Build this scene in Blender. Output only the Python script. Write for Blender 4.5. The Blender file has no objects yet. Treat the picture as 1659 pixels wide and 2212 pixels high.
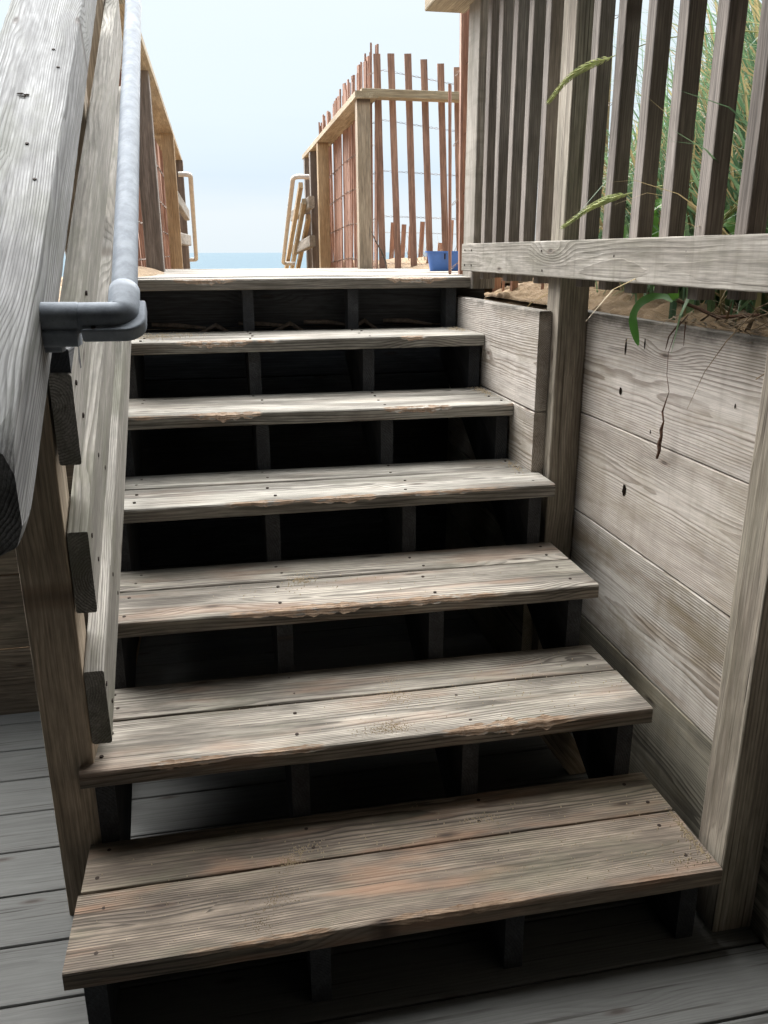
import bpy, math, random
from mathutils import Vector, Matrix, noise as mnoise

random.seed(11)
scene = bpy.context.scene
COL = scene.collection
R = math.radians

# ------------------------------------------------------------------ camera
YAW, PITCH, ROLL = -0.1983, -0.3082, -0.0025
CAM = Vector((0.0, -1.1717, 1.3501))
fwd = Vector((-math.sin(YAW) * math.cos(PITCH), math.cos(YAW) * math.cos(PITCH), math.sin(PITCH)))
rgt = Vector((math.cos(YAW), math.sin(YAW), 0))
upv = rgt.cross(fwd)
r2 = rgt * math.cos(ROLL) + upv * math.sin(ROLL)
u2 = -rgt * math.sin(ROLL) + upv * math.cos(ROLL)
cam_data = bpy.data.cameras.new("camera")
cam = bpy.data.objects.new("camera", cam_data)
COL.objects.link(cam)
mw = Matrix((r2, u2, -fwd)).transposed().to_4x4()
mw.translation = CAM
cam.matrix_world = mw
cam_data.sensor_fit = 'VERTICAL'
cam_data.sensor_height = 24.0
cam_data.sensor_width = 18.0
cam_data.lens = 1764.9 / 2212 * 24.0
cam_data.clip_start = 0.02
cam_data.clip_end = 20000
scene.camera = cam

# ------------------------------------------------------------------ light
SUN_EL, SUN_AZ = 50.0, -10.0          # azimuth measured from +Y towards +X
SKY_STRENGTH = 0.1
world = bpy.data.worlds.new("World")
scene.world = world
world.use_nodes = True
wn = world.node_tree
wn.nodes.clear()
def WN(t, **k):
    n = wn.nodes.new(t)
    for a, b in k.items(): setattr(n, a, b)
    return n
wo = WN('ShaderNodeOutputWorld')
bg = WN('ShaderNodeBackground')
sky = WN('ShaderNodeTexSky', sky_type='NISHITA', sun_disc=False)
sky.sun_elevation = R(SUN_EL)
sky.sun_rotation = R(SUN_AZ)
sky.air_density = 1.2
sky.dust_density = 3.0
sky.ozone_density = 1.5
tc = WN('ShaderNodeTexCoord')
sep = WN('ShaderNodeSeparateXYZ')
wn.links.new(tc.outputs['Generated'], sep.inputs[0])
ramp = WN('ShaderNodeValToRGB')                      # the high thin overcast
cr = ramp.color_ramp
KS = 0.262
cr.elements[0].position = 0.0
cr.elements[0].color = (8.0 * KS, 8.9 * KS, 9.5 * KS, 1)
cr.elements[1].position = 1.0
cr.elements[1].color = (9 * KS, 10 * KS, 11 * KS, 1)
for pz, c in ((0.035, (7.9, 8.8, 9.5)), (0.085, (6.7, 8.0, 9.3)), (0.15, (7.5, 8.6, 9.4)), (0.30, (8.2, 9.0, 9.5)), (0.55, (8.5, 9.5, 10.3))):
    e = cr.elements.new(pz)
    e.color = (*(q * KS for q in c), 1)
cl = WN('ShaderNodeTexNoise')
cl.inputs['Scale'].default_value = 2.2
cl.inputs['Detail'].default_value = 5
cmap = WN('ShaderNodeMapping')
cmap.inputs['Scale'].default_value = (1, 1, 7)
wn.links.new(tc.outputs['Generated'], cmap.inputs[0])
wn.links.new(cmap.outputs[0], cl.inputs['Vector'])
ad = WN('ShaderNodeMath', operation='MULTIPLY_ADD')
wn.links.new(cl.outputs['Fac'], ad.inputs[0])
ad.inputs[1].default_value = 0.10
wn.links.new(sep.outputs['Z'], ad.inputs[2])
sb = WN('ShaderNodeMath', operation='SUBTRACT')
wn.links.new(ad.outputs[0], sb.inputs[0])
sb.inputs[1].default_value = 0.05
wn.links.new(sb.outputs[0], ramp.inputs[0])
mx = WN('ShaderNodeMix', data_type='RGBA')
mx.inputs['Factor'].default_value = 0.97
wn.links.new(sky.outputs[0], mx.inputs[6])
wn.links.new(ramp.outputs[0], mx.inputs[7])
wn.links.new(mx.outputs[2], bg.inputs[0])
bg.inputs[1].default_value = SKY_STRENGTH
wn.links.new(bg.outputs[0], wo.inputs[0])

sun_d = bpy.data.lights.new("sun", 'SUN')
sun_d.energy = 5.0
sun_d.angle = R(85)
sun_d.color = (1.0, 0.985, 0.96)
sun = bpy.data.objects.new("sun", sun_d)
COL.objects.link(sun)
sd = Vector((math.sin(R(SUN_AZ)) * math.cos(R(SUN_EL)), math.cos(R(SUN_AZ)) * math.cos(R(SUN_EL)), math.sin(R(SUN_EL))))
sun.rotation_euler = sd.to_track_quat('Z', 'Y').to_euler()
sun.location = (0, 0, 8)

scene.view_settings.view_transform = 'Standard'
scene.view_settings.look = 'None'
scene.view_settings.gamma = 1
scene.view_settings.exposure = 2.0

# ------------------------------------------------------------------ materials
class NT:
    """small node helper"""
    def __init__(s, name):
        s.m = bpy.data.materials.new(name)
        s.m.use_nodes = True
        s.t = s.m.node_tree
        s.t.nodes.clear()
        s.out = s.n('ShaderNodeOutputMaterial')
        s.b = s.n('ShaderNodeBsdfPrincipled')
        s.t.links.new(s.b.outputs[0], s.out.inputs[0])
    def n(s, t, **k):
        x = s.t.nodes.new(t)
        for a, b in k.items(): setattr(x, a, b)
        return x
    def put(s, sock, v):
        if hasattr(v, 'default_value') or hasattr(v, 'is_output'):
            s.t.links.new(v, sock)
        else:
            sock.default_value = v
    def math(s, op, a, b=None, c=None, clamp=False):
        x = s.n('ShaderNodeMath', operation=op, use_clamp=clamp)
        s.put(x.inputs[0], a)
        if b is not None: s.put(x.inputs[1], b)
        if c is not None: s.put(x.inputs[2], c)
        return x.outputs[0]
    def sstep(s, v, a, b):
        x = s.n('ShaderNodeMapRange', interpolation_type='SMOOTHSTEP')
        s.put(x.inputs[0], v); x.inputs[1].default_value = a; x.inputs[2].default_value = b
        return x.outputs[0]
    def comb(s, x, y, z):
        c = s.n('ShaderNodeCombineXYZ')
        s.put(c.inputs[0], x); s.put(c.inputs[1], y); s.put(c.inputs[2], z)
        return c.outputs[0]
    def noise(s, vec, scale=1.0, detail=3.0, rough=0.5):
        x = s.n('ShaderNodeTexNoise')
        s.put(x.inputs['Vector'], vec)
        x.inputs['Scale'].default_value = scale
        x.inputs['Detail'].default_value = detail
        x.inputs['Roughness'].default_value = rough
        return x.outputs['Fac']
    def vmul(s, vec, v):
        x = s.n('ShaderNodeVectorMath', operation='MULTIPLY')
        s.put(x.inputs[0], vec); x.inputs[1].default_value = v
        return x.outputs[0]
    def mix(s, f, a, b, mode='MIX'):
        x = s.n('ShaderNodeMix', data_type='RGBA', blend_type=mode)
        s.put(x.inputs[0], f)
        s.put(x.inputs[6], a if not isinstance(a, tuple) else (*a[:3], 1))
        s.put(x.inputs[7], b if not isinstance(b, tuple) else (*b[:3], 1))
        return x.outputs[2]
    def bump(s, h, strength=0.4, dist=0.002):
        x = s.n('ShaderNodeBump')
        s.put(x.inputs['Height'], h)
        x.inputs['Strength'].default_value = strength
        x.inputs['Distance'].default_value = dist
        s.t.links.new(x.outputs[0], s.b.inputs['Normal'])

ALB = 0.54
def wood(name, light, dark, ring_col, green=None, spacing=0.0052, contrast=0.55, grey_mix=(0.35, 0.65),
         dirt=0.4, green_amt=0.0, crack=0.6, rough=0.85, raw=(0.27, 0.175, 0.11), bump=0.5, pinkish=0.0, knots=0.74, streak=0.0, edge=None, fine=1.0):
    q = lambda c: tuple(x * ALB for x in c)
    light, dark, ring_col, raw = q(light), q(dark), q(ring_col), q(raw)
    green = q(green) if green else None
    s = NT(name)
    at = s.n('ShaderNodeAttribute', attribute_name='wc')
    v = at.outputs['Vector']
    sp = s.n('ShaderNodeSeparateXYZ'); s.put(sp.inputs[0], v)
    L, Wd, T = sp.outputs
    n1 = s.math('SUBTRACT', s.noise(s.vmul(v, (1.1, 4, 4)), 1, 2), 0.5)
    n2 = s.math('SUBTRACT', s.noise(s.vmul(v, (2.6, 9, 9)), 1.37, 3), 0.5)
    # knots
    vo = s.n('ShaderNodeTexVoronoi', voronoi_dimensions='2D')
    s.put(vo.inputs['Vector'], s.comb(s.math('MULTIPLY', L, 2.3), s.math('MULTIPLY', Wd, 8.5), 0.0))
    vo.inputs['Scale'].default_value = 1
    csep = s.n('ShaderNodeSeparateColor'); s.put(csep.inputs[0], vo.outputs['Color'])
    has = s.math('GREATER_THAN', csep.outputs[0], knots)
    dist = vo.outputs['Distance']
    pull = s.math('MULTIPLY', s.math('SUBTRACT', 1.0, s.sstep(dist, 0.02, 0.42)), has)
    core = s.math('MULTIPLY', s.math('SUBTRACT', 1.0, s.sstep(dist, 0.045, 0.085)), has)
    heart = s.math('MULTIPLY', s.math('SUBTRACT', 1.0, s.sstep(dist, 0.015, 0.05)), has)
    wx = s.math('ADD', s.math('MULTIPLY_ADD', n1, 0.045, Wd), s.math('MULTIPLY', pull, 0.013))
    tx = s.math('ADD', s.math('MULTIPLY_ADD', n2, 0.010, T), s.math('MULTIPLY', pull, 0.014))
    r = s.math('SQRT', s.math('ADD', s.math('MULTIPLY', wx, wx), s.math('MULTIPLY', tx, tx)))
    r = s.math('MULTIPLY_ADD', n1, 0.020, r)
    r = s.math('MULTIPLY_ADD', s.noise(s.comb(s.math('MULTIPLY', L, 0.9), s.math('MULTIPLY', Wd, 55.0), s.math('MULTIPLY', T, 55.0)), 1, 2), 0.006, r)
    ph = s.math('FRACT', s.math('DIVIDE', r, spacing))
    late = s.math('MULTIPLY', s.sstep(ph, 0.35, 0.88), s.math('SUBTRACT', 1.0, s.sstep(ph, 0.93, 1.0)))
    vis = s.sstep(s.noise(s.vmul(v, (1.5, 12, 12)), 1, 2), 0.28, 0.62)
    late = s.math('MULTIPLY', late, s.math('MULTIPLY_ADD', vis, 0.75, 0.25))
    big = s.noise(s.vmul(v, (1.2, 7, 7)), 1.9, 4, 0.6)
    fib = s.noise(s.vmul(v, (6, 330, 330)), 1, 3, 0.65)
    fib2 = s.noise(s.vmul(v, (14, 90, 90)), 1.3, 3, 0.6)
    col = s.mix(s.sstep(big, *grey_mix), dark, light)
    col = s.mix(s.math('MULTIPLY', late, contrast), col, ring_col)
    f = s.math('MULTIPLY_ADD', s.math('SUBTRACT', fib, 0.5), 1.7 * fine, 1.0)
    f = s.math('MULTIPLY', f, s.math('MULTIPLY_ADD', s.math('SUBTRACT', fib2, 0.5), 0.9 * fine, 1.0))
    col = s.mix(1.0, col, s.comb(f, f, f), 'MULTIPLY')
    if pinkish:
        pk = s.math('MULTIPLY', s.sstep(s.noise(s.vmul(v, (3, 14, 14)), 1.1, 3), 0.5, 0.72), pinkish)
        col = s.mix(pk, col, (0.26, 0.155, 0.10))
    if streak:
        sk = s.sstep(s.noise(s.comb(s.math('MULTIPLY', L, 26.0), s.math('MULTIPLY', Wd, 2.5), T), 1, 4, 0.6), 0.48, 0.68)
        sk = s.math('MULTIPLY', sk, streak)
        col = s.mix(sk, col, (dark[0] * .62, dark[1] * .6, dark[2] * .55))
        sk2 = s.sstep(s.noise(s.comb(s.math('MULTIPLY', L, 17.0), s.math('MULTIPLY', Wd, 3.0), 7.0), 1, 3, 0.6), 0.55, 0.75)
        col = s.mix(s.math('MULTIPLY', sk2, streak * .7), col, (light[0] * 1.12, light[1] * 1.12, light[2] * 1.12))
    # stains and dirt with a shape of their own
    st = s.sstep(s.noise(s.vmul(v, (5, 11, 11)), 0.8, 5, 0.65), 0.54, 0.72)
    col = s.mix(s.math('MULTIPLY', st, dirt), col, (dark[0] * .45, dark[1] * .45, dark[2] * .42))
    if green_amt:
        g = s.sstep(s.noise(s.vmul(v, (3.3, 9, 9)), 0.9, 5, 0.7), 0.46, 0.66)
        col = s.mix(s.math('MULTIPLY', g, green_amt), col, green or (0.10, 0.11, 0.065))
    fl = s.sstep(s.noise(s.vmul(v, (1.6, 150, 150)), 1, 2, 0.5), 0.60, 0.68)
    fl = s.math('MULTIPLY', fl, s.sstep(s.noise(s.vmul(v, (2.5, 14, 14)), 1.3, 2), 0.42, 0.60))
    col = s.mix(s.math('MULTIPLY', fl, min(1.0, crack * 0.95)), col, (dark[0] * .35, dark[1] * .33, dark[2] * .3))
    if edge is not None:
        en = s.math('ADD', Wd, s.math('MULTIPLY', s.math('SUBTRACT', s.noise(s.vmul(v, (9, 20, 20)), 1, 5, 0.7), 0.5), 0.09))
        col = s.mix(s.math('MULTIPLY', s.sstep(en, edge - .02, edge + .02), 0.85), col, (0.05, 0.045, 0.036))
    # cracks along the grain
    ck = s.sstep(s.noise(s.vmul(v, (2.2, 75, 75)), 1, 2, 0.5), 0.735, 0.775)
    ck = s.math('MULTIPLY', ck, crack)
    col = s.mix(ck, col, (0.03, 0.026, 0.022))
    col = s.mix(s.math('MULTIPLY', core, 0.55), col, (dark[0] * .6, dark[1] * .5, dark[2] * .45))
    col = s.mix(s.math('MULTIPLY', heart, 0.7), col, (0.04, 0.03, 0.025))
    # freshly broken wood on worn edges
    wr = s.n('ShaderNodeAttribute', attribute_name='worn').outputs['Fac']
    rawc = s.mix(s.sstep(fib2, 0.35, 0.65), raw, (raw[0] * 1.9, raw[1] * 2.1, raw[2] * 2.3))
    col = s.mix(s.math('MULTIPLY', wr, s.sstep(s.noise(s.vmul(v, (30, 120, 120)), 1, 3), 0.3, 0.5)), col, rawc)
    s.put(s.b.inputs['Base Color'], col)
    s.b.inputs['Roughness'].default_value = rough
    s.b.inputs['Specular IOR Level'].default_value = 0.35
    hgt = s.math('ADD', s.math('MULTIPLY', late, 0.6), s.math('MULTIPLY', fib, 0.5))
    hgt = s.math('SUBTRACT', hgt, s.math('MULTIPLY', ck, 1.6))
    hgt = s.math('SUBTRACT', hgt, heart)
    hgt = s.math('ADD', hgt, s.math('MULTIPLY', big, 1.2))
    s.bump(hgt, bump, 0.0022)
    return s.m

GREY = (0.46, 0.43, 0.39)
M = {}
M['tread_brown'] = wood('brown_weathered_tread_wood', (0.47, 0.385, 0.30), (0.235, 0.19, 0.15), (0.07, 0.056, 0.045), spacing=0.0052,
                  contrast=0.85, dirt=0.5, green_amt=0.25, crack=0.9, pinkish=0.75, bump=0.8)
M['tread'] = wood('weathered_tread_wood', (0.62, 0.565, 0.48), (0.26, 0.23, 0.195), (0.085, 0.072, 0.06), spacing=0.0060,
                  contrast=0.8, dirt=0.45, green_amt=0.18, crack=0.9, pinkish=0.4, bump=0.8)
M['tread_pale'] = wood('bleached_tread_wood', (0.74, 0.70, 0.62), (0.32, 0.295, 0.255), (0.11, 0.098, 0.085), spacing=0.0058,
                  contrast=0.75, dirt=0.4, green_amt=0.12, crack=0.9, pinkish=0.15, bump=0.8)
M['landing'] = wood('bleached_landing_wood', (0.66, 0.62, 0.55), (0.40, 0.36, 0.31), (0.20, 0.175, 0.14), spacing=0.0055,
                    contrast=0.5, dirt=0.3, crack=0.9, pinkish=0.3)
M['beam'] = wood('silver_handrail_timber', (0.50, 0.505, 0.51), (0.27, 0.272, 0.275), (0.13, 0.13, 0.13), spacing=0.0056,
                 contrast=0.85, dirt=0.28, green_amt=0.25, crack=0.5, bump=0.65, pinkish=0.0)
M['rail'] = wood('pale_rail_wood', (0.60, 0.565, 0.51), (0.38, 0.355, 0.31), (0.18, 0.165, 0.135), spacing=0.0048,
                 contrast=0.8, dirt=0.25, green=(0.2, 0.21, 0.13), green_amt=0.45, crack=0.5)
wk = dict(fine=0.6, spacing=0.0050, streak=0.2, contrast=0.8, dirt=0.25, crack=0.4, grey_mix=(0.3, 0.55), green=(0.36, 0.29, 0.17))
M['wall'] = wood('weathered_wall_plank_wood', (0.95, 0.865, 0.775), (0.68, 0.60, 0.52), (0.32, 0.255, 0.205), green_amt=0.35, **wk)
M['wall_top'] = wood('weathered_wall_plank_wood_mossy_edge', (0.95, 0.87, 0.79), (0.66, 0.585, 0.515), (0.32, 0.255, 0.21), green_amt=0.3, edge=.148, **wk)
M['wall_mid'] = wood('streaked_wall_plank_wood', (0.86, 0.80, 0.72), (0.46, 0.37, 0.28), (0.26, 0.20, 0.15), green_amt=0.5, **wk)
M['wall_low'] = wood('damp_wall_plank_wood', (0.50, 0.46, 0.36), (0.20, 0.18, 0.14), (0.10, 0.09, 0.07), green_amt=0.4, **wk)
M['fence'] = wood('fence_wood', (0.46, 0.40, 0.355), (0.27, 0.23, 0.20), (0.13, 0.105, 0.09), spacing=0.005,
                  contrast=0.42, dirt=0.3, crack=0.5, bump=0.35)
M['fence_rail'] = wood('fence_rail_wood', streak=0.4, light=(0.64, 0.59, 0.52), dark=(0.42, 0.38, 0.325), ring_col=(0.26, 0.225, 0.185), spacing=0.0055,
                       contrast=0.5, dirt=0.3, green=(0.22, 0.21, 0.14), green_amt=0.35, crack=0.35)
M['post'] = wood('brown_post_wood', (0.80, 0.65, 0.49), (0.55, 0.44, 0.32), (0.34, 0.25, 0.17), spacing=0.010,
                 contrast=0.5, dirt=0.25, green_amt=0.15, crack=0.7, bump=0.3)
M['post_light'] = wood('pale_post_wood', (0.68, 0.60, 0.49), (0.40, 0.34, 0.27), (0.24, 0.19, 0.145), spacing=0.008,
                       contrast=0.45, dirt=0.3, green_amt=0.2, crack=0.9)
M['yellow'] = wood('yellowish_treated_wood', (0.80, 0.61, 0.38), (0.58, 0.41, 0.23), (0.36, 0.24, 0.13), spacing=0.008,
                   contrast=0.4, dirt=0.25, crack=0.5)
M['cap'] = wood('tan_cap_wood', (0.80, 0.67, 0.47), (0.54, 0.42, 0.27), (0.32, 0.24, 0.15), spacing=0.007, contrast=0.45, dirt=0.3, crack=0.4)
M['dark'] = wood('haze_tinted_dark_wood', (0.088, 0.092, 0.100), (0.050, 0.053, 0.060), (0.028, 0.029, 0.033), spacing=0.006, contrast=0.5, dirt=0.5, crack=0.4)  # bluish tint paints in the hazy navy of the shaded gaps
M['slat'] = wood('red_snow_fence_wood', (0.74, 0.45, 0.34), (0.50, 0.29, 0.215), (0.30, 0.165, 0.12), spacing=0.008, contrast=0.35, dirt=0.35, crack=0.3, bump=0.2)
M['backwall'] = wood('brown_wall_plank_wood', (0.52, 0.42, 0.31), (0.33, 0.26, 0.19), (0.15, 0.11, 0.08), spacing=0.009, contrast=0.6, dirt=0.3, green_amt=0.3, crack=0.3)
M['deck'] = wood('grey_painted_deck_wood', (0.25, 0.255, 0.245), (0.215, 0.216, 0.208), (0.13, 0.13, 0.125), spacing=0.006, contrast=0.35, dirt=0.12, crack=0.9, grey_mix=(0.2, 0.8), fine=0.35, rough=0.7, bump=0.25)

def simple(name, c, rough=0.6, metal=0.0, spec=0.5, nscale=None, namp=0.3, nb=0.0, c2=None):
    s = NT(name)
    s.b.inputs['Roughness'].default_value = rough
    s.b.inputs['Metallic'].default_value = metal
    s.b.inputs['Specular IOR Level'].default_value = spec
    if nscale:
        o = s.n('ShaderNodeTexCoord').outputs['Object']
        n = s.noise(o, nscale, 5, 0.65)
        c2 = c2 or tuple(x * (1 - namp) for x in c)
        s.put(s.b.inputs['Base Color'], s.mix(s.sstep(n, 0.35, 0.65), c, c2))
        if nb: s.bump(s.noise(o, nscale * 4, 4, 0.7), nb, 0.0015)
    else:
        s.b.inputs['Base Color'].default_value = (*c, 1)
    return s.m
def galv():
    s = NT('galvanised_steel')
    o = s.n('ShaderNodeTexCoord').outputs['Object']
    n = s.noise(o, 28, 5, 0.7)
    n2 = s.noise(o, 160, 4, 0.7)
    c = s.mix(s.sstep(n, 0.3, 0.7), (0.25, 0.28, 0.315), (0.17, 0.19, 0.22))
    c = s.mix(s.math('MULTIPLY', s.sstep(n2, 0.62, 0.7), 0.6), c, (0.16, 0.17, 0.18))
    s.put(s.b.inputs['Base Color'], c)
    s.b.inputs['Metallic'].default_value = 0.0
    s.b.inputs['Specular IOR Level'].default_value = 0.04
    s.put(s.b.inputs['Roughness'], s.math('MULTIPLY_ADD', n, 0.2, 0.45))
    s.bump(n2, 0.25, 0.001)
    return s.m
M['galv'] = galv()
M['pvc'] = simple('cream_plastic_pipe', (0.60, 0.575, 0.53), 0.45, nscale=20, namp=0.15)
M['wire'] = simple('rusty_wire', (0.17, 0.125, 0.10), 0.6, 0.5)
M['screw'] = simple('rusty_screw', (0.035, 0.025, 0.02), 0.7, 0.0, spec=0.15)
M['bin'] = simple('blue_plastic', (0.07, 0.19, 0.55), 0.35, nscale=12, namp=0.15)
M['twig'] = simple('dry_twig', (0.13, 0.10, 0.08), 0.9, nscale=60, namp=0.5)
M['straw'] = simple('dry_straw', (0.30, 0.22, 0.13), 0.8, nscale=40, namp=0.4)
M['root'] = simple('dried_root', (0.12, 0.06, 0.035), 0.9, nscale=120, namp=0.5, nb=0.5)
M['hole'] = simple('dark_knot_hole', (0.012, 0.009, 0.007), 1.0, spec=0.0)
M['litter'] = simple('dark_plant_litter', (0.07, 0.052, 0.038), 0.95, nscale=30, c2=(0.26, 0.20, 0.13))
def leafmat(name, a, b, c, rough=0.45):
    s = NT(name)
    g = s.n('ShaderNodeAttribute', attribute_name='tint').outputs['Fac']
    o = s.n('ShaderNodeTexCoord').outputs['Object']
    col = s.mix(s.sstep(g, 0.0, 0.6), a, b)
    col = s.mix(s.sstep(g, 0.82, 0.95), col, c)
    n = s.noise(o, 14, 3)
    f = s.math('MULTIPLY_ADD', n, 0.6, 0.7)
    col = s.mix(1.0, col, s.comb(f, f, f), 'MULTIPLY')
    s.put(s.b.inputs['Base Color'], col)
    s.b.inputs['Roughness'].default_value = rough
    tr = s.n('ShaderNodeBsdfTranslucent')
    s.put(tr.inputs[0], col)
    mxs = s.n('ShaderNodeMixShader')
    mxs.inputs[0].default_value = 0.4
    s.t.links.new(s.b.outputs[0], mxs.inputs[1]); s.t.links.new(tr.outputs[0], mxs.inputs[2])
    s.t.links.new(mxs.outputs[0], s.out.inputs[0])
    return s.m
M['grass'] = leafmat('beach_grass_blades', (0.06, 0.125, 0.07), (0.15, 0.25, 0.125), (0.36, 0.28, 0.14))
M['seed'] = leafmat('green_seed_head', (0.36, 0.42, 0.16), (0.52, 0.54, 0.26), (0.5, 0.45, 0.25), 0.7)
M['leaf'] = leafmat('bright_broad_leaf', (0.06, 0.17, 0.035), (0.13, 0.31, 0.05), (0.3, 0.3, 0.1), 0.5)
def sandmat():
    s = NT('damp_tan_sand')
    o = s.n('ShaderNodeTexCoord').outputs['Object']
    n = s.noise(o, 5, 5, 0.6); g = s.noise(o, 220, 4, 0.8); m = s.noise(o, 38, 5, 0.7)
    c = s.mix(s.sstep(n, 0.3, 0.7), (0.32, 0.225, 0.13), (0.23, 0.155, 0.09))
    c = s.mix(s.math('MULTIPLY', s.sstep(g, 0.55, 0.7), 0.5), c, (0.19, 0.13, 0.08))
    c = s.mix(s.math('MULTIPLY', s.sstep(m, 0.6, 0.75), 0.4), c, (0.16, 0.11, 0.07))
    s.put(s.b.inputs['Base Color'], c)
    s.b.inputs['Roughness'].default_value = 0.95
    s.bump(s.math('ADD', s.math('MULTIPLY', g, 0.5), m), 1.0, 0.012)
    return s.m
M['sand'] = sandmat()
M['grain'] = simple('loose_sand_grains', (0.42, 0.34, 0.23), 0.95)
def seamat():
    s = NT('sea_water')
    o = s.n('ShaderNodeTexCoord').outputs['Object']
    n = s.noise(s.vmul(o, (0.01, 0.03, 1)), 1, 5, 0.6)
    s.put(s.b.inputs['Base Color'], s.mix(n, (0.066, 0.10, 0.124), (0.078, 0.113, 0.137)))
    s.b.inputs['Roughness'].default_value = 1.0
    s.b.inputs['Specular IOR Level'].default_value = 0.05
    s.bump(s.noise(s.vmul(o, (0.25, 0.8, 1)), 1, 4, 0.6), 0.6, 0.5)
    return s.m
M['sea'] = seamat()

# ------------------------------------------------------------------ mesh helpers
class MB:
    def __init__(s):
        s.v = []; s.f = []; s.wc = []; s.wn = []; s.smooth = False
    def add(s, vs, fs, wc=None, wn=None):
        b = len(s.v)
        s.v += [Vector(p) for p in vs]
        s.f += [tuple(b + i for i in f) for f in fs]
        s.wc += wc if wc else [Vector((0, 0, 0))] * len(vs)
        s.wn += wn if wn else [0.0] * len(vs)
    def build(s, name, mat, parent=None, smooth=False, attr='worn', loc=None):
        me = bpy.data.meshes.new(name)
        off = Vector(loc) if loc is not None else (parent_world(parent) if parent else Vector((0, 0, 0)))
        me.from_pydata([tuple(p - off) for p in s.v], [], s.f)
        a = me.attributes.new('wc', 'FLOAT_VECTOR', 'POINT')
        a.data.foreach_set('vector', [c for p in s.wc for c in p])
        a = me.attributes.new(attr, 'FLOAT', 'POINT')
        a.data.foreach_set('value', s.wn)
        me.materials.append(mat)
        me.update()
        if smooth: me.polygons.foreach_set('use_smooth', [True] * len(me.polygons))
        o = bpy.data.objects.new(name, me)
        COL.objects.link(o)
        if parent: o.parent = parent
        elif loc is not None: o.location = loc
        return o

def parent_world(p):
    w = Vector(p.location)
    while p.parent:
        p = p.parent
        w += Vector(p.location)
    return w

def board(mb, A, B, wdir, w, t, c=0.003, seg=0.05, wob=0.0006, off=None, corner=None, cap=True, cutA=None, cutB=None, warp=0.0):
    """plank from A to B (centre line); w along wdir, t along the third axis. corner(L, k)->extra chamfer of corner k, worn 0..1.
    corners: 0 (-w,-t) 1 (+w,-t) 2 (+w,+t) 3 (-w,+t)"""
    A = Vector(A); B = Vector(B)
    d = B - A; Ln = d.length; d = d / Ln
    wd = Vector(wdir); wd = (wd - d * wd.dot(d)).normalized()
    td = d.cross(wd)
    if off is None:
        off = (random.uniform(0, 60), random.uniform(-.05, .05) , random.choice((-1, 1)) * random.uniform(0.02, 0.09))
    n = max(1, int(Ln / seg))
    vs = []; wc = []; wn = []
    sg = ((-1, -1), (1, -1), (1, 1), (-1, 1))
    ph = random.uniform(0, 100)
    for i in range(n + 1):
        l = Ln * i / n
        P0 = A + d * l
        wb = warp * math.sin(l * 2.1 + ph)
        for k, (sx, sy) in enumerate(sg):
            cx = cy = c; wr = 0.0
            if corner:
                e, wr = corner(l, k)
                cx = c + e[0]; cy = c + e[1]
            # three points round the corner
            pts = ((w / 2, t / 2 - cy, 1), (w / 2 - cx * .3, t / 2 - cy * .3, 1), (w / 2 - cx, t / 2, 1))
            if corner: pts = ((w / 2, t / 2 - cy - .0008, 0),) + pts + ((w / 2 - cx - .0008, t / 2, 0),)
            if sx * sy < 0: pts = pts[::-1]
            for q, (a, b, wf) in enumerate(pts):
                nz = wob * mnoise.noise(Vector((l * 14 + ph, k * 3.1 + q, 0.3)))
                a2 = sx * a + nz; b2 = sy * b + nz + wb
                vs.append(P0 + wd * a2 + td * b2)
                wc.append(Vector((l + off[0], a2 + off[1], b2 + off[2])))
                wn.append(wr * wf)
    fs = []
    m = 20 if corner else 12
    for i in range(n):
        for j in range(m):
            a = i * m + j; b = i * m + (j + 1) % m
            fs.append((a, b, b + m, a + m))
    fs.append(tuple(reversed(range(m))))
    fs.append(tuple(n * m + j for j in range(m)))
    # slanted cuts: every row shifts along d so that the end rows lie on the cut planes
    if cutA or cutB:
        for j in range(m):
            q0, qn = vs[j], vs[n * m + j]
            t0 = (Vector(cutA[0]) - q0).dot(Vector(cutA[1])) / d.dot(Vector(cutA[1])) if cutA else 0.0
            t1 = (Vector(cutB[0]) - qn).dot(Vector(cutB[1])) / d.dot(Vector(cutB[1])) if cutB else 0.0
            for i in range(n + 1):
                sh = t0 + (t1 - t0) * i / n
                vs[i * m + j] = vs[i * m + j] + d * sh
                wc[i * m + j] = wc[i * m + j] + Vector((sh, 0, 0))
    mb.add(vs, fs, wc, wn)

def tube(mb, pts, rad, n=10, closed_ends=True):
    pts = [Vector(p) for p in pts]
    rs = rad if isinstance(rad, (list, tuple)) else [rad] * len(pts)
    vs = []; fs = []
    ref = None
    for i, p in enumerate(pts):
        a = pts[max(0, i - 1)]; b = pts[min(len(pts) - 1, i + 1)]
        d = (b - a).normalized()
        if ref is None:
            ref = Vector((0, 0, 1)) if abs(d.z) < .9 else Vector((1, 0, 0))
        x = (ref - d * ref.dot(d)).normalized(); y = d.cross(x)
        ref = x
        for k in range(n):
            an = 2 * math.pi * k / n
            vs.append(p + (x * math.cos(an) + y * math.sin(an)) * rs[i])
    for i in range(len(pts) - 1):
        for k in range(n):
            a = i * n + k; b = i * n + (k + 1) % n
            fs.append((a, b, b + n, a + n))
    if closed_ends:          # caps on their own vertices, so smooth shading stays clean
        b = len(vs); vs += vs[:n]; fs.append(tuple(reversed(range(b, b + n))))
        b = len(vs); vs += vs[(len(pts) - 1) * n:(len(pts) - 1) * n + n]; fs.append(tuple(range(b, b + n)))
    mb.add(vs, fs)

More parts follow.
